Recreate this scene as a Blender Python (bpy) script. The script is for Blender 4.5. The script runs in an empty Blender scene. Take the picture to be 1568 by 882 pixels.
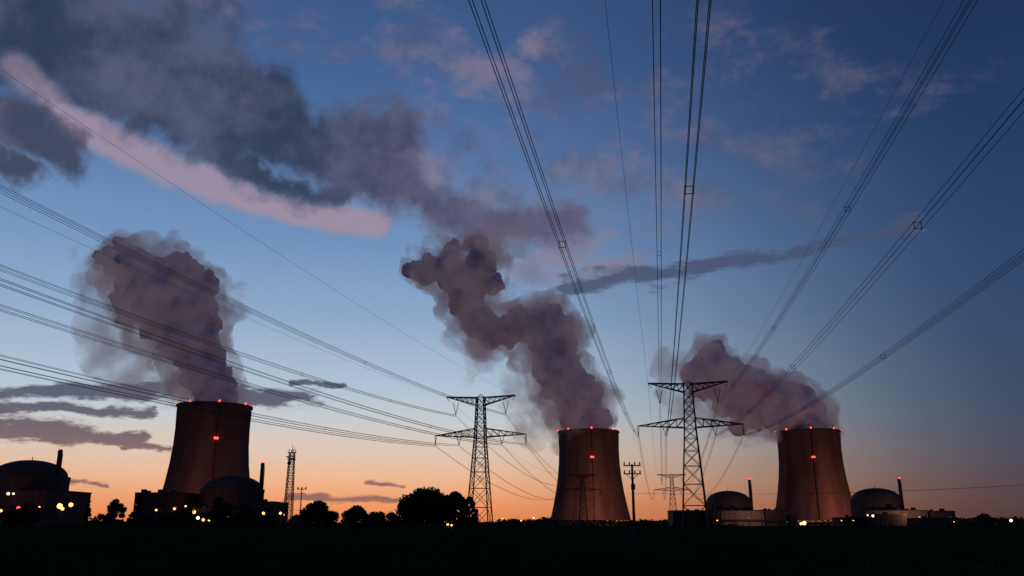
import bpy, math, random
import numpy as np
from mathutils import Vector
random.seed(7); rng=np.random.default_rng(7)
scene=bpy.context.scene
scene.view_settings.view_transform='Standard'; scene.view_settings.look='None'; scene.view_settings.exposure=0
CAMH=2.0; PITCH=math.radians(15.48)
def lin(c):
    return tuple(((v/255)/12.92 if v/255<=0.04045 else ((v/255+0.055)/1.055)**2.4) for v in c)+(1.0,)
# ---------------------------------------------------------------- camera
cd=bpy.data.cameras.new("camera"); cam=bpy.data.objects.new("camera",cd); scene.collection.objects.link(cam)
cam.location=(0,0,CAMH); cam.rotation_euler=(math.pi/2+PITCH,0,0); cd.lens=30; cd.sensor_width=36; cd.clip_end=60000; cd.clip_start=0.1
scene.camera=cam
# survey helpers: bearing / elevation slopes of things, from measurements of the photograph
F=1307.0
def slopes(x,y):
    a=(x-784)/F; b=(441-y)/F; c,s=math.cos(PITCH),math.sin(PITCH); d=c-b*s
    return a/d,(s+b*c)/d
def azel(x,y):
    u,v=slopes(x,y); return math.atan(u), math.atan(v/math.sqrt(1+u*u))
def at(x,y,Y):
    u,v=slopes(x,y); return Vector((u*Y,Y,CAMH+v*Y))
# ---------------------------------------------------------------- materials
def mat(name,col,rough=0.85,spec=0.2,noise=0.25,scale=0.5,emit=None,estr=0,bump=0,stretch=(1,1,1)):
    m=bpy.data.materials.new(name); m.use_nodes=True; nt=m.node_tree; b=nt.nodes['Principled BSDF']
    b.inputs['Roughness'].default_value=rough; b.inputs['Specular IOR Level'].default_value=spec
    tc=nt.nodes.new('ShaderNodeTexCoord'); mp=nt.nodes.new('ShaderNodeMapping'); mp.inputs['Scale'].default_value=stretch
    n=nt.nodes.new('ShaderNodeTexNoise'); n.inputs['Scale'].default_value=scale; n.inputs['Detail'].default_value=4
    nt.links.new(tc.outputs['Object'],mp.inputs[0]); nt.links.new(mp.outputs[0],n.inputs['Vector'])
    r=nt.nodes.new('ShaderNodeValToRGB'); r.color_ramp.elements[0].position=0.3; r.color_ramp.elements[1].position=0.7
    r.color_ramp.elements[0].color=tuple(c*(1-noise) for c in col)+(1,); r.color_ramp.elements[1].color=tuple(min(1,c*(1+noise)) for c in col)+(1,)
    nt.links.new(n.outputs['Fac'],r.inputs[0]); nt.links.new(r.outputs[0],b.inputs['Base Color'])
    if bump:
        bp=nt.nodes.new('ShaderNodeBump'); bp.inputs['Strength'].default_value=bump; nt.links.new(n.outputs['Fac'],bp.inputs['Height']); nt.links.new(bp.outputs[0],b.inputs['Normal'])
    if emit:
        b.inputs['Emission Color'].default_value=emit+(1,); b.inputs['Emission Strength'].default_value=estr
    return m
M_steel=mat("galvanised_steel",(0.05,0.05,0.055),0.7,0.2)
M_wire=mat("aluminium_wire",(0.05,0.05,0.055),0.8,0.1)
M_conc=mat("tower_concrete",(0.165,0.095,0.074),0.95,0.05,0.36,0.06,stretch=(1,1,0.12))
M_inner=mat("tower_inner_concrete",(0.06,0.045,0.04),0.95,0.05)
M_bld=mat("building_concrete",(0.080,0.060,0.055),0.9,0.1,0.2,0.15)
M_bld2=mat("building_cladding",(0.15,0.12,0.11),0.9,0.1,0.15,0.2)
M_dark=mat("building_dark_cladding",(0.04,0.035,0.035),0.9,0.1)
M_leaf=mat("foliage",(0.042,0.05,0.028),0.9,0.05,0.4,0.6)
M_bark=mat("bark",(0.05,0.04,0.03),0.95,0.05)
M_wood=mat("pole_concrete",(0.07,0.065,0.06),0.9,0.1)
M_red=mat("red_aviation_light",(0.3,0.02,0.02),emit=(1.0,0.05,0.04),estr=5)
M_orange=mat("sodium_lamp",(0.5,0.3,0.1),emit=(1.0,0.30,0.09),estr=5)
M_white=mat("white_lamp",(0.5,0.5,0.4),emit=(1.0,0.72,0.42),estr=4)
M_glass=mat("window_glass_lit",(0.1,0.08,0.05),0.3,0.5,emit=(1.0,0.5,0.2),estr=0.16)
for m_ in (M_red,M_orange,M_white,M_glass): m_.cycles.emission_sampling='NONE'
# ---------------------------------------------------------------- mesh builder
class MB:
    def __init__(s): s.v=[];s.f=[];s.m=[]
    def box(s,x0,x1,y0,y1,z0,z1,m=0):
        i=len(s.v); s.v+=[(x0,y0,z0),(x1,y0,z0),(x1,y1,z0),(x0,y1,z0),(x0,y0,z1),(x1,y0,z1),(x1,y1,z1),(x0,y1,z1)]
        s.f+=[(i,i+3,i+2,i+1),(i+4,i+5,i+6,i+7),(i,i+1,i+5,i+4),(i+1,i+2,i+6,i+5),(i+2,i+3,i+7,i+6),(i+3,i,i+4,i+7)]; s.m+=[m]*6
    def beam(s,p,q,w,m=0,w2=None):
        p=Vector(p);q=Vector(q);d=(q-p)
        if d.length<1e-6: return
        d.normalize(); up=Vector((0,0,1)) if abs(d.z)<0.9 else Vector((1,0,0))
        a=d.cross(up).normalized(); b=d.cross(a).normalized(); w2=w if w2 is None else w2
        i=len(s.v)
        for c,ww in ((p,w/2),(q,w2/2)):
            for sa,sb in ((-1,-1),(1,-1),(1,1),(-1,1)): s.v.append(tuple(c+a*sa*ww+b*sb*ww))
        s.f+=[(i,i+1,i+2,i+3),(i+7,i+6,i+5,i+4)]+[(i+k,i+4+k,i+4+(k+1)%4,i+(k+1)%4) for k in range(4)]; s.m+=[m]*6
    def lathe(s,prof,n=48,c=(0,0,0),m=0):
        i=len(s.v)
        for r,z in prof:
            for k in range(n):
                t=2*math.pi*k/n; s.v.append((c[0]+r*math.cos(t),c[1]+r*math.sin(t),c[2]+z))
        for j in range(len(prof)-1):
            for k in range(n):
                k2=(k+1)%n; s.f.append((i+j*n+k,i+j*n+k2,i+(j+1)*n+k2,i+(j+1)*n+k)); s.m.append(m)
    def ball(s,c,r,m=0,n=8):
        s.lathe([(max(0.01*r,r*math.sin(math.pi*j/6)),-r*math.cos(math.pi*j/6)) for j in range(7)],n,c,m)
    def obj(s,name,mats,smooth=False,loc=(0,0,0),rot=0,parent=None):
        me=bpy.data.meshes.new(name); me.from_pydata(s.v,[],s.f)
        for mm in mats: me.materials.append(mm)
        me.polygons.foreach_set('material_index',s.m)
        if smooth: me.polygons.foreach_set('use_smooth',[True]*len(s.f))
        me.update(); o=bpy.data.objects.new(name,me); scene.collection.objects.link(o); o.location=loc; o.rotation_euler=(0,0,rot)
        if parent: o.parent=parent
        return o
# ---------------------------------------------------------------- ground
g=MB(); R=16000
ys=[-2000,-200,0,20,40,80,160,400,1000,2500,6000,R]; xs=[-R,-4000,-1500,-500,-150,-50,0,50,150,500,1500,4000,R]
for yy in ys:
    for xx in xs: g.v.append((xx,yy,0))
nx=len(xs)
for j in range(len(ys)-1):
    for i in range(nx-1): g.f.append((j*nx+i,j*nx+i+1,(j+1)*nx+i+1,(j+1)*nx+i)); g.m.append(0)
M_field=mat("field_grass",(0.024,0.034,0.017),1.0,0.0,0.5,0.08,bump=0.3)
g.obj("ground",[M_field])
# grass blades (one object)
n=26000
yy=30+rng.random(n)**1.6*110; xx=(rng.random(n)-0.5)*1.5*yy
patch=0.5+0.5*np.sin(xx*0.23+np.sin(yy*0.17)*2)*np.cos(yy*0.31)
h=(0.12+0.28*rng.random(n))*(0.5+0.8*patch); t=rng.random(n)*6.28; w=0.05+0.04*rng.random(n)
V=np.zeros((n,3,3)); V[:,0]=np.stack([xx-w*np.cos(t),yy-w*np.sin(t),0*xx],1); V[:,1]=np.stack([xx+w*np.cos(t),yy+w*np.sin(t),0*xx],1)
V[:,2]=np.stack([xx+0.15*(rng.random(n)-.5),yy+0.15*(rng.random(n)-.5),h],1)
def npmesh(name,V,m,k):
    nf=V.shape[0]; me=bpy.data.meshes.new(name); me.vertices.add(nf*k); me.vertices.foreach_set('co',V.reshape(-1).astype(np.float32))
    me.loops.add(nf*k); me.loops.foreach_set('vertex_index',np.arange(nf*k,dtype=np.int32)); me.polygons.add(nf)
    me.polygons.foreach_set('loop_start',np.arange(0,nf*k,k,dtype=np.int32)); me.materials.append(m); me.update(calc_edges=True); me.validate()
    o=bpy.data.objects.new(name,me); scene.collection.objects.link(o); return o
M_grass=mat("grass_blades",(0.038,0.054,0.026),1.0,0.0,0.4,0.3)
npmesh("meadow_grass",V,M_grass,3)
# ---------------------------------------------------------------- cooling towers
def cooling_tower(X,Y,H,rt):
    e=bpy.data.objects.new("cooling_tower",None); scene.collection.objects.link(e); e.location=(X,Y,0)
    zt=0.80*H; c=zt/0.93; rth=rt/math.sqrt(1+((H-zt)/c)**2)
    rad=lambda z: rth*math.sqrt(1+((z-zt)/c)**2)
    z0=9; b=MB(); prof=[(rad(z0+(H-z0)*i/40),z0+(H-z0)*i/40) for i in range(41)]
    b.lathe(prof,144); b.lathe([(rad(H)+1.3,H-2.4),(rad(H)+1.3,H+0.1),(rad(H)-1.4,H+0.1)],144); b.lathe([(rad(H),H-2.4),(rad(H)+1.3,H-2.4)],144)
    b.obj("shell",[M_conc],True,parent=e)
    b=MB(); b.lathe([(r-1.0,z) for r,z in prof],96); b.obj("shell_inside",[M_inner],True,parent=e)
    b=MB(); nrib=72
    for k in range(nrib):
        t=2*math.pi*k/nrib
        for j in range(0,36,6):
            za=z0+(H-z0)*j/38; zb=z0+(H-z0)*(j+6)/38; ra,rb=rad(za),rad(zb)
            b.beam((ra*math.cos(t),ra*math.sin(t),za),(rb*math.cos(t),rb*math.sin(t),zb),0.5)
    b.obj("ribs",[M_conc],parent=e)
    b=MB(); rb=rad(0)+1.0
    for k in range(44):
        t0=2*math.pi*k/44; r1=rad(z0)
        for d in(-0.5,0.5):
            t1=t0+d*2*math.pi/44; b.beam((rb*math.cos(t0),rb*math.sin(t0),0),(r1*math.cos(t1),r1*math.sin(t1),z0+0.4),1.0)
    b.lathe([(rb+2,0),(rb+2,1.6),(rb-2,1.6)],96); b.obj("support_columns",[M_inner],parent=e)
    b=MB(); t=math.atan2(-Y,-X)+0.10  # service ladder on the side facing the field
    for j in range(38):
        za=z0+(H-z0)*j/38; zb=z0+(H-z0)*(j+1)/38; ra,rb2=rad(za)+1.1,rad(zb)+1.1
        b.beam((ra*math.cos(t),ra*math.sin(t),za),(rb2*math.cos(t),rb2*math.sin(t),zb),1.1)
        if j%6==5: b.ball(((rb2+.3)*math.cos(t),(rb2+.3)*math.sin(t),zb),1.5,0)
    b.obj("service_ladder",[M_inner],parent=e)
    b=MB()
    for k in range(8):
        tt=t+2*math.pi*k/8; r=rad(H)+1.2; b.ball((r*math.cos(tt),r*math.sin(tt),H+1.2),1.4,0)
    for k in (-1,1,):
        tt=t+k*0.028; r=rad(H*0.70)+1.6; b.ball((r*math.cos(tt),r*math.sin(tt),H*0.70),1.6,0)
    b.obj("warning_lights",[M_red],parent=e)
    return e
T=[(-420,1208,163,50.5),(137.7,1551,163,54.5),(533,1551,163,55)]
for q in T: cooling_tower(*q)
# ---------------------------------------------------------------- steam plumes
def volmat(name,dens,col,ns,lo,hi,em):
    m=bpy.data.materials.new(name); m.use_nodes=True; nt=m.node_tree; nt.nodes.clear()
    o=nt.nodes.new('ShaderNodeOutputMaterial'); v=nt.nodes.new('ShaderNodeVolumePrincipled')
    v.inputs['Color'].default_value=col+(1,); v.inputs['Anisotropy'].default_value=0.1
    tc=nt.nodes.new('ShaderNodeTexCoord'); n=nt.nodes.new('ShaderNodeTexNoise'); n.inputs['Scale'].default_value=ns; n.inputs['Detail'].default_value=3; n.inputs['Roughness'].default_value=0.6
    r=nt.nodes.new('ShaderNodeMapRange'); r.inputs['From Min'].default_value=lo; r.inputs['From Max'].default_value=hi; r.inputs['To Max'].default_value=dens
    nt.links.new(tc.outputs['Object'],n.inputs['Vector']); nt.links.new(n.outputs['Fac'],r.inputs[0]); nt.links.new(r.outputs[0],v.inputs['Density'])
    # weak emission added to stand in for multiple scattering inside the steam
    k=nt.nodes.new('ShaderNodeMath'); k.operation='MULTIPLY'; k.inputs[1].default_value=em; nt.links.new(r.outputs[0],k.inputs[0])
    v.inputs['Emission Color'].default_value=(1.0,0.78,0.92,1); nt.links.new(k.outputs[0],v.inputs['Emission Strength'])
    nt.links.new(v.outputs[0],o.inputs['Volume']); m.cycles.volume_step_rate=1.0
    return m
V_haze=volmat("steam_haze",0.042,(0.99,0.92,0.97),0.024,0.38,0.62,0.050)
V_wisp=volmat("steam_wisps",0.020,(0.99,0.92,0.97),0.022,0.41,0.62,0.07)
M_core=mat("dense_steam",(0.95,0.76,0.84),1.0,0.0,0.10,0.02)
tex1=bpy.data.textures.new("billow_large",'CLOUDS'); tex1.noise_scale=34; tex1.noise_depth=2
tex2=bpy.data.textures.new("billow_small",'CLOUDS'); tex2.noise_scale=12; tex2.noise_depth=4
import bmesh
def plume(name,T,ref,s,blobs,vm,parent,kids=10,vox=4.2,dsp=(14,11),grow=0.92,seed=1,sub2=3):
    X,Y,H,rt=T; u0=X/Y; bm=bmesh.new(); rd=random.Random(seed)
    def add(c,r,sub=2):
        d=bmesh.ops.create_icosphere(bm,subdivisions=sub,radius=r)
        for v in d['verts']: v.co+=c
    for (x,y,r) in blobs:
        dz=(ref[1]-y)*s; dx=(x-ref[0])*s+0.267*u0*dz
        c=Vector((X+dx,Y+0.25*(ref[0]-x)*s,H+dz)); r=r*s*0.86*grow; add(c,r)
        for k in range(kids):
            d=Vector((rd.gauss(0,1),rd.gauss(0,1),rd.gauss(0,1))).normalized()
            c2=c+d*r*rd.uniform(0.8,1.02); r2=r*rd.uniform(0.2,0.42); add(c2,r2,1)
            for q in range(sub2):
                d=Vector((rd.gauss(0,1),rd.gauss(0,1),rd.gauss(0,1))).normalized(); add(c2+d*r2,r2*rd.uniform(.25,.5),1)
    me=bpy.data.meshes.new(name); bm.to_mesh(me); bm.free(); me.materials.append(vm)
    o=bpy.data.objects.new(name,me); scene.collection.objects.link(o)
    if parent: o.parent=parent
    m=o.modifiers.new("r",'REMESH'); m.mode='VOXEL'; m.voxel_size=vox; m.use_smooth_shade=True
    for tx,st in ((tex1,dsp[0]),(tex2,dsp[1])):
        m=o.modifiers.new("d",'DISPLACE'); m.texture=tx; m.strength=st; m.mid_level=0.5; m.texture_coords='LOCAL'
    return o
def group(name):
    e=bpy.data.objects.new(name,None); scene.collection.objects.link(e); return e
R1=(329,622);R2=(901,660);R3=(1237,660)
def steam(T,R,s,core,wisp,sd):
    e=group("steam_plume")
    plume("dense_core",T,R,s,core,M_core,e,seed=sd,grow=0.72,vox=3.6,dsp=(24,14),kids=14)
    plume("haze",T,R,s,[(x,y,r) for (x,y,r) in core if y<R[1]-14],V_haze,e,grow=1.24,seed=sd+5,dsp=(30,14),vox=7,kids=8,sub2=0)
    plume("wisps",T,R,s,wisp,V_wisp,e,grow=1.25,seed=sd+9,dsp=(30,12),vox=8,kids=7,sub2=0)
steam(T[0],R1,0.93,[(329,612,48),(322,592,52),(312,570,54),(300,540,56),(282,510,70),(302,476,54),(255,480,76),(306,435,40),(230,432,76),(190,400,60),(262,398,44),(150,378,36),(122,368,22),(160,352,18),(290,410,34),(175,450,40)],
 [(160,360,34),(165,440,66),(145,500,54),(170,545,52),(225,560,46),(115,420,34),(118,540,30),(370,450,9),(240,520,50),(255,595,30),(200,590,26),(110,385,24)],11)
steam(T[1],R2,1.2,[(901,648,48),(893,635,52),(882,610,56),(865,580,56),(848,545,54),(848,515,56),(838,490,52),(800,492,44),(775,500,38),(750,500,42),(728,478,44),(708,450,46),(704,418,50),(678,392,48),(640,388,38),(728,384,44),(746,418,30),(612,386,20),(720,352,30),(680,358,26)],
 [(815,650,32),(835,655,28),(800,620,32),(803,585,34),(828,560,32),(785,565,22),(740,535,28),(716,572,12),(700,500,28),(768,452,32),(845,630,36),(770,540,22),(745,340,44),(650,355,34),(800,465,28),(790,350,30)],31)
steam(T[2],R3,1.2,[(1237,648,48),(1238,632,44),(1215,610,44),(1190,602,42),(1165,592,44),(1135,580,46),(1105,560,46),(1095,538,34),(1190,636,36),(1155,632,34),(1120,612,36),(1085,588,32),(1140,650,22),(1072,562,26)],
 [(1055,560,36),(1028,550,26),(1072,600,36),(1105,632,34),(1150,655,26),(1185,662,16),(1088,524,24),(1035,590,26),(1160,560,26),(1050,625,20)],51)
# ---------------------------------------------------------------- pylons
ATT=[(-19,33.3),(-9,33.3),(-10.6,45.5),(10.6,45.5),(9,33.3),(19,33.3)]; GW=[(-14.7,53.2),(14.7,53.2)]
def pylon(X,Y,rot,k=1.0):
    b=MB(); L=0.42*k; S=0.19*k
    def wz(z): 
        if z<36: return 4.6+(2.1-4.6)*z/36
        return 2.1+(1.5-2.1)*(z-36)/17
    zs=[0,8.5,16,22.5,28,32.5,36,39,42.5,46,49.5,53]
    for a,bz in zip(zs[:-1],zs[1:]):
        w0,w1=wz(a),wz(bz)
        cs0=[(-w0,-w0,a),(w0,-w0,a),(w0,w0,a),(-w0,w0,a)]; cs1=[(-w1,-w1,bz),(w1,-w1,bz),(w1,w1,bz),(-w1,w1,bz)]
        for i in range(4):
            j=(i+1)%4; b.beam(cs0[i],cs1[i],L); b.beam(cs0[i],cs1[j],S); b.beam(cs0[j],cs1[i],S); b.beam(cs1[i],cs1[j],S)
    def arm(sg,zb,zt,wb,length,tz,nseg,wm):
        for sy in(-1,1):
            pb=Vector((sg*wb,sy*wm,zb)); pt=Vector((sg*wb,sy*wm,zt)); tip=Vector((sg*length,0,tz)); pv,tv=pb,pt
            for i in range(1,nseg+1):
                f=i/nseg; nb=pb.lerp(tip,f); ntp=pt.lerp(tip,f)
                b.beam(pv,nb,L*.7); b.beam(tv,ntp,L*.7); b.beam(nb,tv,S); b.beam(nb,ntp,S)
                o1=Vector((nb.x,-nb.y,nb.z)); b.beam(nb,o1,S); b.beam(pv,o1,S)
                pv,tv=nb,ntp
    for sg in(-1,1):
        arm(sg,36.5,40.0,2.0,19.3,37.4,6,2.0)
        arm(sg,49.6,52.6,1.5,14.7,53.3,6,1.5)
        b.beam((sg*14.7,0,53.3),(sg*13.6,0,51.4),S)
        b.beam((sg*1.5,0,53),(sg*14.7,0,53.5),L*.6)
        b.beam((sg*1.4,1.4,53),(0,0,54.2),S)
    for (x,z) in ATT:
        top=37.2 if z<40 else 50.8
        for d in(-1.1,1.1):
            p=Vector((x+d*(0.3 if abs(x)>12 else 1),0,top)); q=Vector((x,0,z+.4)); b.beam(p,q,0.2*k,1)
            for i in range(1,9): c=p.lerp(q,i/9); b.lathe([(.05,-.08),(.2*k,0),(.05,.08)],6,tuple(c),1)
        b.beam((x-.4,0,z+.35),(x+.4,0,z+.35),.2,0)
    for sx in(-1,1):
        for sy in(-1,1): b.box(sx*4.6-.6,sx*4.6+.6,sy*4.6-.6,sy*4.6+.6,-.2,.35,1)
    return b.obj("transmission_pylon",[M_steel,M_wood],loc=(X,Y,0),rot=rot)
def rotof(dx,dy): return -math.atan2(dx,dy)
LINES=[((65.9,318),(170,930),0.1696),((-13,354),(75,930),0.195)]
def wires(name,Pfar,Pnear,sag,four,r0,r1,nsp,Y0r):
    cu=bpy.data.curves.new(name,'CURVE'); cu.dimensions='3D'; cu.bevel_depth=1.0; cu.bevel_resolution=0
    P=Vector((Pfar[0],Pfar[1],0)); Q=Vector((Pnear[0],Pnear[1],0)); d=(Q-P); Ls=d.length; dn=d.normalized(); lat=Vector((-dn.y,dn.x,0))
    if lat.x<0: lat=-lat
    N=90; sp=MB()
    def spl(off,z,dl,dz,sg,rs=1):
        s=cu.splines.new('POLY'); s.points.add(N)
        for i in range(N+1):
            f=i/N; p=P+d*f+lat*(off+dl); zz=z+dz-4*sg*f*(1-f); dist=math.hypot(p.x,p.y)
            s.points[i].co=(p.x,p.y,zz,1); s.points[i].radius=rs*(r0+(r1-r0)*min(1,dist/Y0r))
    a=0.27
    for k,(off,z) in enumerate(ATT):
        if four:
            sgk=sag+0.3*((k*7)%4)-.3
            for dl,dz in((-a,-a),(a,-a),(-a,a),(a,a)): spl(off,z,dl,dz,sgk+random.uniform(-.06,.06))
            for q in range(1,nsp):
                f=(q+0.19*((k*5)%4)-0.15)/7.6; p=P+d*f+lat*off; zz=z-4*sgk*f*(1-f); w=.045
                cs=[p+lat*dl+Vector((0,0,zz+dz)) for dl,dz in((-a,-a),(a,-a),(a,a),(-a,a))]
                for i in range(4): sp.beam(cs[i],cs[(i+1)%4],w)
                for c in cs: sp.beam(c-dn*.12,c+dn*.12,.07)
        else:
            for dl in(-a,a): spl(off,z,dl,0,sag)
    for off,z in GW: spl(off,z,0,0,sag*.75,0.7)
    cu.materials.append(M_wire); o=bpy.data.objects.new(name,cu); scene.collection.objects.link(o)
    if sp.v: sp.obj("spacers",[M_steel],parent=o)
for li,(p,f,sl) in enumerate(LINES):
    pylon(p[0],p[1],rotof(sl,1)); pylon(f[0],f[1],rotof(f[0]-p[0],f[1]-p[1]),1.5)
    near=(p[0]-sl*500,p[1]-500)
    wires("power_line",p,near,9.0,True,0.022,0.046,8 if li==0 else 3,320)
    wires("power_line",f,p,13.0,False,0.05,0.085,0,900)
# ---------------------------------------------------------------- distribution pole
b=MB(); px,py=17.8,129
b.beam((0,0,0),(0,0,10.6),0.42,0,0.28)
for z in(10.4,9.2):
    b.beam((-1.3,0,z),(1.3,0,z),.16,1)
    for x in(-1.15,-.4,.4,1.15): b.lathe([(.05,0),(.13,.1),(.07,.2),(.13,.3),(.05,.45)],8,(x,0,z+.08),1)
b.beam((-.9,0,9.2),(0,0,8.3),.09,1); b.beam((.9,0,9.2),(0,0,8.3),.09,1); b.box(-.3,.3,-.45,-.2,6.9,7.7,1)
pole=b.obj("utility_pole",[M_wood,M_steel],loc=(px,py,0))
cu=bpy.data.curves.new("service_wires",'CURVE'); cu.dimensions='3D'; cu.bevel_depth=.016
for x in(-1.15,.4,1.15):
    for (qx,qy,sg) in((125,70,1.6),):
        s=cu.splines.new('POLY'); s.points.add(30)
        for i in range(31):
            f=i/30; s.points[i].co=(px+x+(qx-px)*f,py+(qy-py)*f,10.85-4*sg*f*(1-f)+(1.5*f),1)
cu.materials.append(M_wire); o=bpy.data.objects.new("service_wires",cu); scene.collection.objects.link(o); o.parent=pole
# ---------------------------------------------------------------- comms tower + mast
X0,Y0=-118,465; H=40; b=MB()
for i in range(13):
    z0,z1=i*3,(i+1)*3; w0=2.2-1.0*i/13; w1=2.2-1.0*(i+1)/13
    c0=[(-w0,-w0,z0),(w0,-w0,z0),(w0,w0,z0),(-w0,w0,z0)]; c1=[(-w1,-w1,z1),(w1,-w1,z1),(w1,w1,z1),(-w1,w1,z1)]
    for k in range(4):
        j=(k+1)%4; b.beam(c0[k],c1[k],.34); b.beam(c0[k],c1[j],.18); b.beam(c0[j],c1[k],.18); b.beam(c1[k],c1[j],.2)
for z in(35.5,39):
    b.box(-2,2,-2,2,z-.15,z+.15,0)
    for k in range(4):
        t=k*math.pi/2+.5; b.box(1.7*math.cos(t)-.16,1.7*math.cos(t)+.16,1.7*math.sin(t)-.15,1.7*math.sin(t)+.15,z+.2,z+1.9,0)
b.beam((0,0,39),(0,0,43.5),.2); b.beam((1,0,39),(1,0,42),.15)
b.lathe([(.05,-.2),(.8,.1),(1.1,.5)],12,(-1.8,-1.4,36.5),0); b.ball((-.8,-1.6,33.5),1.1,0,10)
b.ball((0,0,43.6),.35,1)
b.obj("communications_tower",[M_steel,M_red],loc=(X0,Y0,0))
b=MB(); b.beam((0,0,0),(0,0,14),.4,0,.25); b.beam((-1.6,0,13.6),(1.6,0,13.6),.25); b.beam((-1.6,0,12.2),(1.6,0,12.2),.16)
for x in(-1.4,0,1.4): b.ball((x,0,14),.3)
b.obj("utility_pole",[M_steel],loc=(-72,300,0))
# ---------------------------------------------------------------- reactor units
def unit(X,Y,H,chx,chH,annex,litm):
    b=MB(); r=33; cw=H-15
    b.lathe([(r,0),(r,cw-3),(r+.9,cw-2.8),(r+.9,cw),(r-1.5,cw+.05)]+[((r-1.5)*math.cos(t*math.pi/20),cw+15*math.sin(t*math.pi/20)) for t in range(0,10)]+[(0.05,cw+15)],72,m=0)
    for k in range(24):
        t=2*math.pi*k/24; b.beam(((r+.1)*math.cos(t),(r+.1)*math.sin(t),0),((r+.1)*math.cos(t),(r+.1)*math.sin(t),cw-3),.7,0)
    b.beam((0,0,H-.2),(0,0,H+3),.5,0)
    b.lathe([(2.6,0),(2.2,chH*.6),(1.9,chH),(1.5,chH+.05)],20,(chx,-8,0),2); b.lathe([(2.2,0),(2.4,.3),(2.4,1.2),(2.1,1.4)],20,(chx,-8,chH-3),2)
    b.ball((chx,-10.2,chH+.8),1.0,4)
    b.beam((chx+2.5,-8,0),(chx+2.5,-8,chH-4),.5,2)
    for (x0,x1,y0,y1,h,mi) in annex:
        b.box(x0,x1,y0,y1,0,h,mi); b.box(x0-.5,x1+.5,y0-.5,y1+.5,h+.003,h+1.0,2)
        nn=int((x1-x0)/6)
        for i in range(nn+1):
            xx=x0+.4+(x1-x0-.8)*i/max(nn,1); b.box(xx-.25,xx+.25,y0-.35,y0-.003,0,h-.2,mi)
        zz=4.5
        while zz<h-3:
            for i in range(nn):
                if random.random()<.22:
                    xa=x0+(x1-x0)*(i+.3)/nn; b.box(xa,xa+2.2,y0-.12,y0+.02,zz,zz+1.5,3 if random.random()<litm else 2)
            zz+=5.5
        for i in range(2+nn//4):
            xa=random.uniform(x0+1,x1-6); b.box(xa,xa+random.uniform(2,5),y0+3,y0+8,h+1.003,h+1+random.uniform(1.2,3.5),2)
    # pipe bridge
    for i in range(8): b.beam((-60+i*18,-62,0),(-60+i*18,-62,8),.6,2)
    b.beam((-60,-62,8),(66,-62,8),1.2,2); b.beam((-60,-62,6.4),(66,-62,6.4),.7,2)
    b.obj("reactor_building",[M_bld,M_bld2,M_dark,M_glass,M_red],loc=(X,Y,0))
unit(-442,800,59,29,68,[(12,44,-48,30,30,0),(-52,0,-58,-34,16,1),(0,52,-60,-49,14,2)],.2)
unit(-306,960,54,33,67,[(-85,-34,-50,20,33,2),(36,60,-50,10,24,0),(-30,36,-58,-36,17,2)],.15)
unit(320,1300,50,31,66,[(-96,-28,-70,-30,20,2),(-28,34,-60,-34,20,1),(34,66,-55,5,21,0),(66,84,-50,0,13,0)],.2)
unit(497,1200,50,31,62,[(-30,40,-60,-35,19,1),(40,78,-55,0,18,0),(-70,-31,-60,-20,10,2)],.2)
# turbine / service halls in the gaps
def hall(x0,x1,Y,h,m=2):
    b=MB(); b.box(x0,x1,Y,Y+30,0,h,0); b.box(x0-.5,x1+.5,Y-.5,Y+30.5,h+.003,h+.8,1)
    i=x0+2
    while i<x1-3: b.box(i,i+.4,Y-.3,Y-.003,0,h,1); i+=5
    for q in range(3):
        xa=random.uniform(x0,x1-5); b.box(xa,xa+4,Y+5,Y+10,h+.803,h+3,1)
    b.obj("service_building",[M_dark if m==2 else M_bld,M_bld])
hall(-360,-300,880,13); hall(-300,-262,860,9); hall(455,500,1120,14); hall(505,560,1100,9,1); hall(-420,-380,700,8,1)
# ---------------------------------------------------------------- lamps
def lamp(x,y,Y,m,r=1.0):
    p=at(x,y,Y); b=MB(); z=max(p.z,1.5)
    b.beam((0,0,0),(0,0,z),.4,0,.25); b.beam((0,0,z),(0,-1.2,z+.4),.25,0); b.box(-.7*r,.7*r,-2.0,-1.0,z+.45*r,z+.75*r+.2,0)
    b.ball((0,-1.5,z),r,1,10); b.obj("street_lamp",[M_steel,m],loc=(p.x,p.y,0))
for (x,y,Y,m,r) in [(14,756,700,M_white,1.1),(22,756,700,M_white,.8),(30,778,640,M_red,1.3),(3,782,640,M_orange,1.0),(93,775,640,M_orange,1.9),(97,779,640,M_orange,1.2),(110,773,640,M_orange,1.5),(62,776,640,M_orange,.6),
  (240,781,840,M_orange,1.0),(268,779,840,M_orange,1.2),(285,775,840,M_white,.8),(298,784,820,M_orange,1.6),(304,793,800,M_white,1.4),(312,796,800,M_orange,1.3),(321,796,800,M_orange,1.2),(327,797,800,M_red,1.0),(350,791,800,M_orange,1.5),(343,796,800,M_orange,1.0),(357,797,800,M_orange,1.0),
  (392,789,840,M_orange,1.0),(404,786,840,M_orange,1.3),(430,786,840,M_orange,1.2),(436,788,840,M_orange,.9),(686,803,280,M_orange,.35),(692,804,280,M_orange,.3),(770,794,900,M_orange,.7),(798,797,900,M_orange,.8),(817,793,900,M_white,.7),(1231,801,1050,M_white,2.2),(1226,802,1050,M_orange,1.5),
  (1328,789,1080,M_white,.9),(1336,790,1080,M_white,1.4),(1288,797,1080,M_orange,.6),(1306,797,1080,M_orange,.6),(1098,797,1150,M_orange,.8),(1547,797,900,M_white,1.4),(1460,799,1100,M_orange,.6)]:
    lamp(x,y,Y,m,r)
def flood(loc,P,col,size=1.5):
    l=bpy.data.lights.new("floodlight",'POINT'); l.energy=P; l.color=col; l.shadow_soft_size=size
    o=bpy.data.objects.new("site_floodlight",l); scene.collection.objects.link(o); o.location=loc
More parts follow.
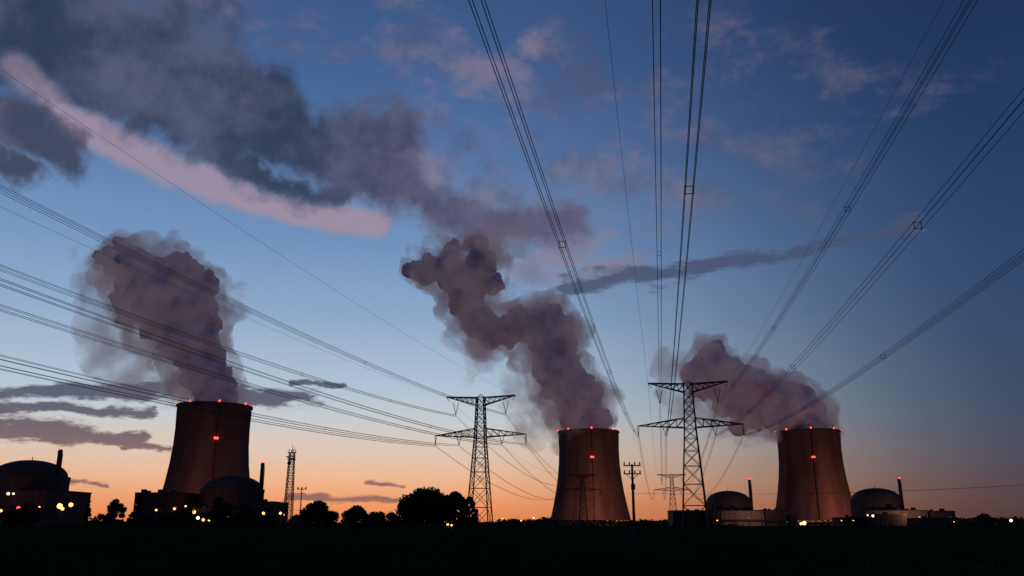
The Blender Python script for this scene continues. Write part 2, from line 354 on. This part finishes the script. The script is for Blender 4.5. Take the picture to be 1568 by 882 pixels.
OR=(1.0,0.38,0.22)
flood((-380,1060,20),66000,OR); flood((150,1400,18),160000,OR); flood((560,1410,18),160000,OR)
flood((-440,715,18),8000,OR); flood((-320,880,20),8000,OR); flood((330,1205,16),26000,(1,.5,.3)); flood((505,1110,16),26000,(1,.5,.3))
# ---------------------------------------------------------------- trees
def tree(X,Y,H,W,seed,n=3500,cone=False,leaf=.42):
    r=np.random.default_rng(seed); random.seed(seed); b=MB()
    b.beam((0,0,-.1),(0.1,0,H*.35),H*.05,0,H*.035); b.beam((.1,0,H*.35),(0,.1,H*.75),H*.035,0,H*.012)
    for k in range(9):
        t=k*2.4; z=H*(.22+.05*k); rr=W*.38*random.uniform(.6,1)*(.5 if cone else 1)
        b.beam((0,0,z),(rr*math.cos(t)*.6,rr*math.sin(t)*.6,z+H*.12),H*.018,0,H*.011); b.beam((rr*math.cos(t)*.6,rr*math.sin(t)*.6,z+H*.12),(rr*math.cos(t),rr*math.sin(t),z+H*.26),H*.011,0,H*.004)
    e=bpy.data.objects.new("tree",None); scene.collection.objects.link(e); e.location=(X,Y,0)
    b.obj("trunk_and_limbs",[M_bark],parent=e)
    nl=26; cz=H*.54; L=[]
    for k in range(nl):
        t=r.random()*6.283; q=math.sqrt(r.random()); zz=r.uniform(-1,1)
        lim=(1-max(zz,0)**2*.85)*(1 if zz>-.5 else .9)
        if cone: lim=max(.12,(1-(zz+1)/2)**.8)
        lr=W*.5*r.uniform(.24,.38)*(1 if not cone else .6)
        rad=max(0,W*.5*lim-lr*.8)*q**.5
        L.append((rad*math.cos(t),rad*math.sin(t),cz+zz*(H*.46-lr*.7),lr))
    L=np.array(L); idx=r.integers(0,nl,n); d=r.normal(size=(n,3)); d/=np.linalg.norm(d,axis=1)[:,None]
    rad=L[idx,3]*(r.random(n)**.4)*r.uniform(.9,1.12,n)
    c=L[idx,:3]+d*rad[:,None]*np.array([1,1,.8]); c[:,2]=np.maximum(c[:,2],H*.08)
    a=r.normal(size=(n,3)); a/=np.linalg.norm(a,axis=1)[:,None]; bb=np.cross(a,r.normal(size=(n,3))); bb/=np.linalg.norm(bb,axis=1)[:,None]
    s=(leaf*r.uniform(.5,1.2,n))[:,None]; V=np.stack([c-a*s,c-bb*s*.6,c+a*s,c+bb*s*.6],1)
    o=npmesh("crown",V,M_leaf,4); o.parent=e
def tr(x,ytop,wpx,Y,seed,**k):
    p=at(x,ytop,Y); tree(p.x,Y,p.z,wpx/F*Y*1.04,seed,**k)
tr(655,744,94,300,1,n=22000,leaf=.5); tr(697,752,50,303,2,n=8000,leaf=.5); tr(630,757,46,296,3,n=7500,leaf=.5); tr(719,760,28,300,4,n=3600)
tr(178,764,32,300,5,n=4600); tr(213,761,36,310,6,n=4600,cone=True); tr(137,766,16,330,7,n=1500,cone=True)
tr(488,767,64,290,8,n=10000); tr(546,774,46,300,9,n=5800); tr(578,781,38,310,10,n=4000); tr(600,783,28,320,11,n=3000)
tr(337,759,34,420,12,n=3600,leaf=.55); tr(378,778,36,380,13,n=3200,leaf=.5); tr(352,772,26,400,14,n=1800,leaf=.5); tr(290,776,24,420,15,n=1400,leaf=.5); tr(45,768,34,400,16,n=3200,leaf=.5); tr(20,778,30,400,17,n=2500,leaf=.5)
tr(415,786,32,360,18,n=2600); tr(455,788,30,340,19,n=2600); tr(1078,782,30,900,20,n=1400,leaf=1.2); tr(1507,786,26,900,21,n=1200,leaf=1.2); tr(255,786,30,420,22,n=1400,leaf=.5); tr(155,786,26,340,23,n=1300)
# distant woodland
n=52000; xx=(rng.random(n)-.5)*6400; yy=1900+rng.random(n)*500
ht=7+5*np.sin(xx*.004+1)+3*np.sin(xx*.017)+2.5*np.sin(xx*.061+2)+1.8*np.sin(xx*.19); ht=np.where(xx>850,ht+9,ht); ht=np.maximum(ht,4)
c=np.stack([xx,yy,rng.random(n)**.7*ht*(.75+.35*rng.random(n))],1); a=rng.normal(size=(n,3)); a/=np.linalg.norm(a,axis=1)[:,None]
bb=np.cross(a,rng.normal(size=(n,3))); bb/=np.linalg.norm(bb,axis=1)[:,None]; s=(2.2+3*rng.random(n))[:,None]
npmesh("distant_trees",np.stack([c-a*s,c-bb*s*.7,c+a*s,c+bb*s*.7],1),M_leaf,4)
# hedges along the field edge
n=16000; xx=(rng.random(n)-.5)*1500; yy=470+rng.random(n)*12+20*np.sin(xx*.01)
ht=np.maximum(.6,1.6+1.3*np.sin(xx*.03)+.9*np.sin(xx*.11+1)+.6*np.sin(xx*.37)); c=np.stack([xx,yy,rng.random(n)*ht],1); a=rng.normal(size=(n,3)); a/=np.linalg.norm(a,axis=1)[:,None]
bb=np.cross(a,rng.normal(size=(n,3))); bb/=np.linalg.norm(bb,axis=1)[:,None]; s=(.4+.5*rng.random(n))[:,None]
npmesh("hedge",np.stack([c-a*s,c-bb*s*.7,c+a*s,c+bb*s*.7],1),M_leaf,4)
# ---------------------------------------------------------------- sun (just set) and world
SAZ=math.radians(-12); SEL=math.radians(1.5)
sl=bpy.data.lights.new("sun",'SUN'); sl.energy=0.10; sl.angle=math.radians(0.5); sl.color=(1,.5,.35); so=bpy.data.objects.new("sun",sl); scene.collection.objects.link(so)
dv=Vector((math.sin(SAZ)*math.cos(SEL),math.cos(SAZ)*math.cos(SEL),math.sin(SEL))); so.rotation_euler=dv.to_track_quat('Z','Y').to_euler()
w=bpy.data.worlds.new("World"); scene.world=w; w.use_nodes=True; nt=w.node_tree; nt.nodes.clear(); NT=nt
w.cycles.sampling_method='MANUAL'; w.cycles.sample_map_resolution=256
def link(a,i):
    if hasattr(a,'links'): NT.links.new(a,i)
    else: i.default_value=a
def ma(op,a,b=None,c=None,clamp=False):
    n=NT.nodes.new('ShaderNodeMath'); n.operation=op; n.use_clamp=clamp; link(a,n.inputs[0])
    if b is not None: link(b,n.inputs[1])
    if c is not None: link(c,n.inputs[2])
    return n.outputs[0]
def vm(op,a,b=None,out=0,scale=None):
    n=NT.nodes.new('ShaderNodeVectorMath'); n.operation=op; link(a,n.inputs[0])
    if b is not None: link(b,n.inputs[1])
    if scale is not None: link(scale,n.inputs['Scale'])
    return n.outputs['Value'] if out else n.outputs['Vector']
def noise(vec,scale,detail=5,rough=.55,col=False):
    n=NT.nodes.new('ShaderNodeTexNoise'); n.inputs['Scale'].default_value=scale; n.inputs['Detail'].default_value=detail; n.inputs['Roughness'].default_value=rough; NT.links.new(vec,n.inputs['Vector'])
    return n.outputs['Color'] if col else n.outputs['Fac']
def smooth(x,a,b,lo=0,hi=1):
    n=NT.nodes.new('ShaderNodeMapRange'); n.interpolation_type='SMOOTHSTEP'; link(x,n.inputs['Value']); n.inputs['From Min'].default_value=a; n.inputs['From Max'].default_value=b; n.inputs['To Min'].default_value=lo; n.inputs['To Max'].default_value=hi
    return n.outputs['Result']
def mix(f,a,b):
    n=NT.nodes.new('ShaderNodeMix'); n.data_type='RGBA'; link(f,n.inputs['Factor']); link(a,n.inputs[6]); link(b,n.inputs[7]); return n.outputs[2]
tc=nt.nodes.new('ShaderNodeTexCoord'); D=vm('NORMALIZE',tc.outputs['Generated'])
sx=nt.nodes.new('ShaderNodeSeparateXYZ'); nt.links.new(D,sx.inputs[0])
az=ma('ARCTAN2',sx.outputs[0],sx.outputs[1]); el=ma('ARCSINE',sx.outputs[2])
cb=nt.nodes.new('ShaderNodeCombineXYZ'); nt.links.new(az,cb.inputs[0]); nt.links.new(el,cb.inputs[1]); P=cb.outputs[0]
def ramp(stops):
    n=NT.nodes.new('ShaderNodeValToRGB'); cr=n.color_ramp
    E=ma('DIVIDE',el,math.radians(40),clamp=True); NT.links.new(E,n.inputs[0])
    while len(cr.elements)<len(stops): cr.elements.new(.5)
    for e_,(d,c) in zip(cr.elements,stops): e_.position=d/40
    for e_,(d,c) in zip(cr.elements,stops): e_.color=lin(c)
    return n.outputs[0]
bright=ramp([(0,(226,128,76)),(1.3,(234,152,104)),(2.8,(232,180,144)),(4.4,(220,196,178)),(6.5,(196,202,206)),(9,(172,192,211)),(13,(140,170,202)),(18,(112,146,188)),(24,(84,117,164)),(30,(64,96,143)),(40,(48,74,116))])
dark=ramp([(0,(74,54,58)),(1.5,(80,64,70)),(3.5,(74,73,88)),(6,(64,76,100)),(10,(52,75,107)),(16,(43,69,108)),(24,(33,59,98)),(32,(27,48,86)),(40,(22,40,72))])
fr=smooth(az,math.radians(-6),math.radians(33)); fl=smooth(ma('MULTIPLY',az,-1),math.radians(30),math.radians(95)); sky=mix(ma('MAXIMUM',fr,fl),bright,dark)
# ---- cloud banks
wn=vm('SUBTRACT',noise(D,7,6,.62,True),(.5,.5,.5)); Pw=vm('ADD',P,vm('SCALE',wn,scale=0.14))
Pw=vm('MULTIPLY',Pw,(1,1,0)); Pl=vm('MULTIPLY',vm('ADD',P,vm('SCALE',wn,scale=0.045)),(1,1,0))
def caps(Pv,lst):
    out=None
    for (x1,y1,x2,y2,r,wt) in lst:
        A=azel(x1,y1);B=azel(x2,y2); ba=(B[0]-A[0],B[1]-A[1]); L2=ba[0]**2+ba[1]**2; r=r/F
        pa=vm('SUBTRACT',Pv,(A[0],A[1],0)); h=ma('MULTIPLY',vm('DOT_PRODUCT',pa,(ba[0]/L2,ba[1]/L2,0),1),1.0,clamp=True)
        d=vm('DISTANCE',pa,vm('SCALE',(ba[0],ba[1],0),scale=h),out=1)
        m=ma('MULTIPLY_ADD',d,-wt/r,wt,clamp=True)
        out=m if out is None else ma('MAXIMUM',out,m)
    return out
BANK=[(-80,20,260,70,135,1.1),(160,85,420,185,98,1.1),(90,120,330,215,62,1),(360,180,500,235,80,1.05),(300,226,520,305,40,.95),(500,190,600,215,62,.85),(530,275,720,325,74,.9),(690,300,880,355,72,.82)]
LITB=[(20,95,110,185,34,.9),(110,185,330,284,36,1),(330,284,575,352,30,1)]
CLUMP=[(-40,180,30,210,85,1.05),(20,215,90,250,66,1),(-20,275,50,290,48,.95)]
nz=noise(D,12,7,.64)
d0=smooth(ma('MULTIPLY_ADD',nz,1.25,ma('SUBTRACT',caps(Pw,BANK),.74)),.04,.60)
dc=smooth(ma('MULTIPLY_ADD',nz,1.25,ma('SUBTRACT',caps(Pw,CLUMP),.74)),.08,.52)
lit=smooth(ma('MULTIPLY_ADD',nz,.35,ma('ADD',caps(Pl,LITB),-.22)),.02,.62)
n2=noise(D,9,5,.62)
ccol=mix(smooth(n2,.38,.66),lin((46,55,82)),lin((84,88,116)))
ccol=mix(smooth(az,math.radians(-16),math.radians(2),0,.55),ccol,lin((104,96,124)))
# high broken cloud first, dense bank over it
WISP=[(600,60,800,110,120,.85),(820,60,900,120,100,.9),(860,250,1060,300,120,.75),(1040,190,1320,260,140,.62),(560,240,860,330,140,.95),(760,400,1010,425,75,.9),(300,20,560,50,100,.6),(520,300,900,380,105,.9),(345,445,372,448,30,.7),(1080,60,1500,130,130,.52),(1000,100,1200,190,90,.55)]
m=caps(Pw,WISP); flat=vm('MULTIPLY',D,(1,1.0,1.9)); nw=noise(flat,15,7,.66)
dw=smooth(ma('MULTIPLY_ADD',nw,1.6,ma('MULTIPLY_ADD',m,.75,-1.05)),.0,.5)
wcol=mix(smooth(n2,.40,.60),lin((76,84,116)),lin((130,118,142)))
wcol=mix(smooth(el,math.radians(26),math.radians(16),0,.45),wcol,lin((142,134,156)))
wcol=mix(smooth(az,math.radians(4),math.radians(22),0,.6),wcol,lin((68,74,106)))
sky=mix(ma('MULTIPLY',ma('MULTIPLY',dw,.75),smooth(m,0,.3)),sky,wcol)
sky=mix(ma('MULTIPLY',lit,.85),sky,lin((160,142,158)))
sky=mix(ma('MULTIPLY',d0,ma('MULTIPLY_ADD',lit,-.45,.93)),sky,ccol)
sky=mix(ma('MULTIPLY',dc,.90),sky,mix(smooth(nz,.4,.62),lin((60,62,84)),lin((100,91,111))))
# ---- long streaks and low stratus
Ps=vm('ADD',P,vm('MULTIPLY',wn,(.10,.034,0))); ns=noise(vm('MULTIPLY',D,(1,1,4.2)),17,6,.68)
STR=[(860,436,1010,425,36,.85),(1000,425,1240,388,24,1),(1250,385,1400,350,26,.75),(-30,603,245,594,23,1),(-30,622,225,632,16,1),(-40,652,130,668,34,1.1),(70,674,225,672,18,1),(190,684,280,686,9,1),(360,600,500,612,24,1),(460,586,535,589,9,1),(100,742,180,747,8,1),(440,764,640,766,10,.8),(575,741,630,743,8,.9)]
m=caps(Ps,STR); ds=smooth(ma('MULTIPLY_ADD',ns,2.3,ma('SUBTRACT',m,1.48)),.0,.45)
ds=ma('MULTIPLY',ds,smooth(m,.0,.25))
scol=mix(smooth(el,math.radians(2),math.radians(8)),lin((120,90,94)),lin((58,64,90)))
scol=mix(smooth(el,math.radians(11),math.radians(15)),scol,lin((72,80,112)))
sky=mix(ma('MULTIPLY',ds,.88),sky,scol)
# below the horizon
sky=mix(smooth(el,-.01,0.0),lin((30,28,30)),sky)
bg=nt.nodes.new('ShaderNodeBackground'); nt.links.new(sky,bg.inputs[0]); bg.inputs[1].default_value=1.0
ns_=nt.nodes.new('ShaderNodeTexSky'); ns_.sky_type='NISHITA'; ns_.sun_disc=False; ns_.sun_elevation=SEL; ns_.sun_rotation=SAZ
bg2=nt.nodes.new('ShaderNodeBackground'); nt.links.new(ns_.outputs[0],bg2.inputs[0]); bg2.inputs[1].default_value=0.002
ad=nt.nodes.new('ShaderNodeAddShader'); nt.links.new(bg.outputs[0],ad.inputs[0]); nt.links.new(bg2.outputs[0],ad.inputs[1])
wo=nt.nodes.new('ShaderNodeOutputWorld'); nt.links.new(ad.outputs[0],wo.inputs[0])
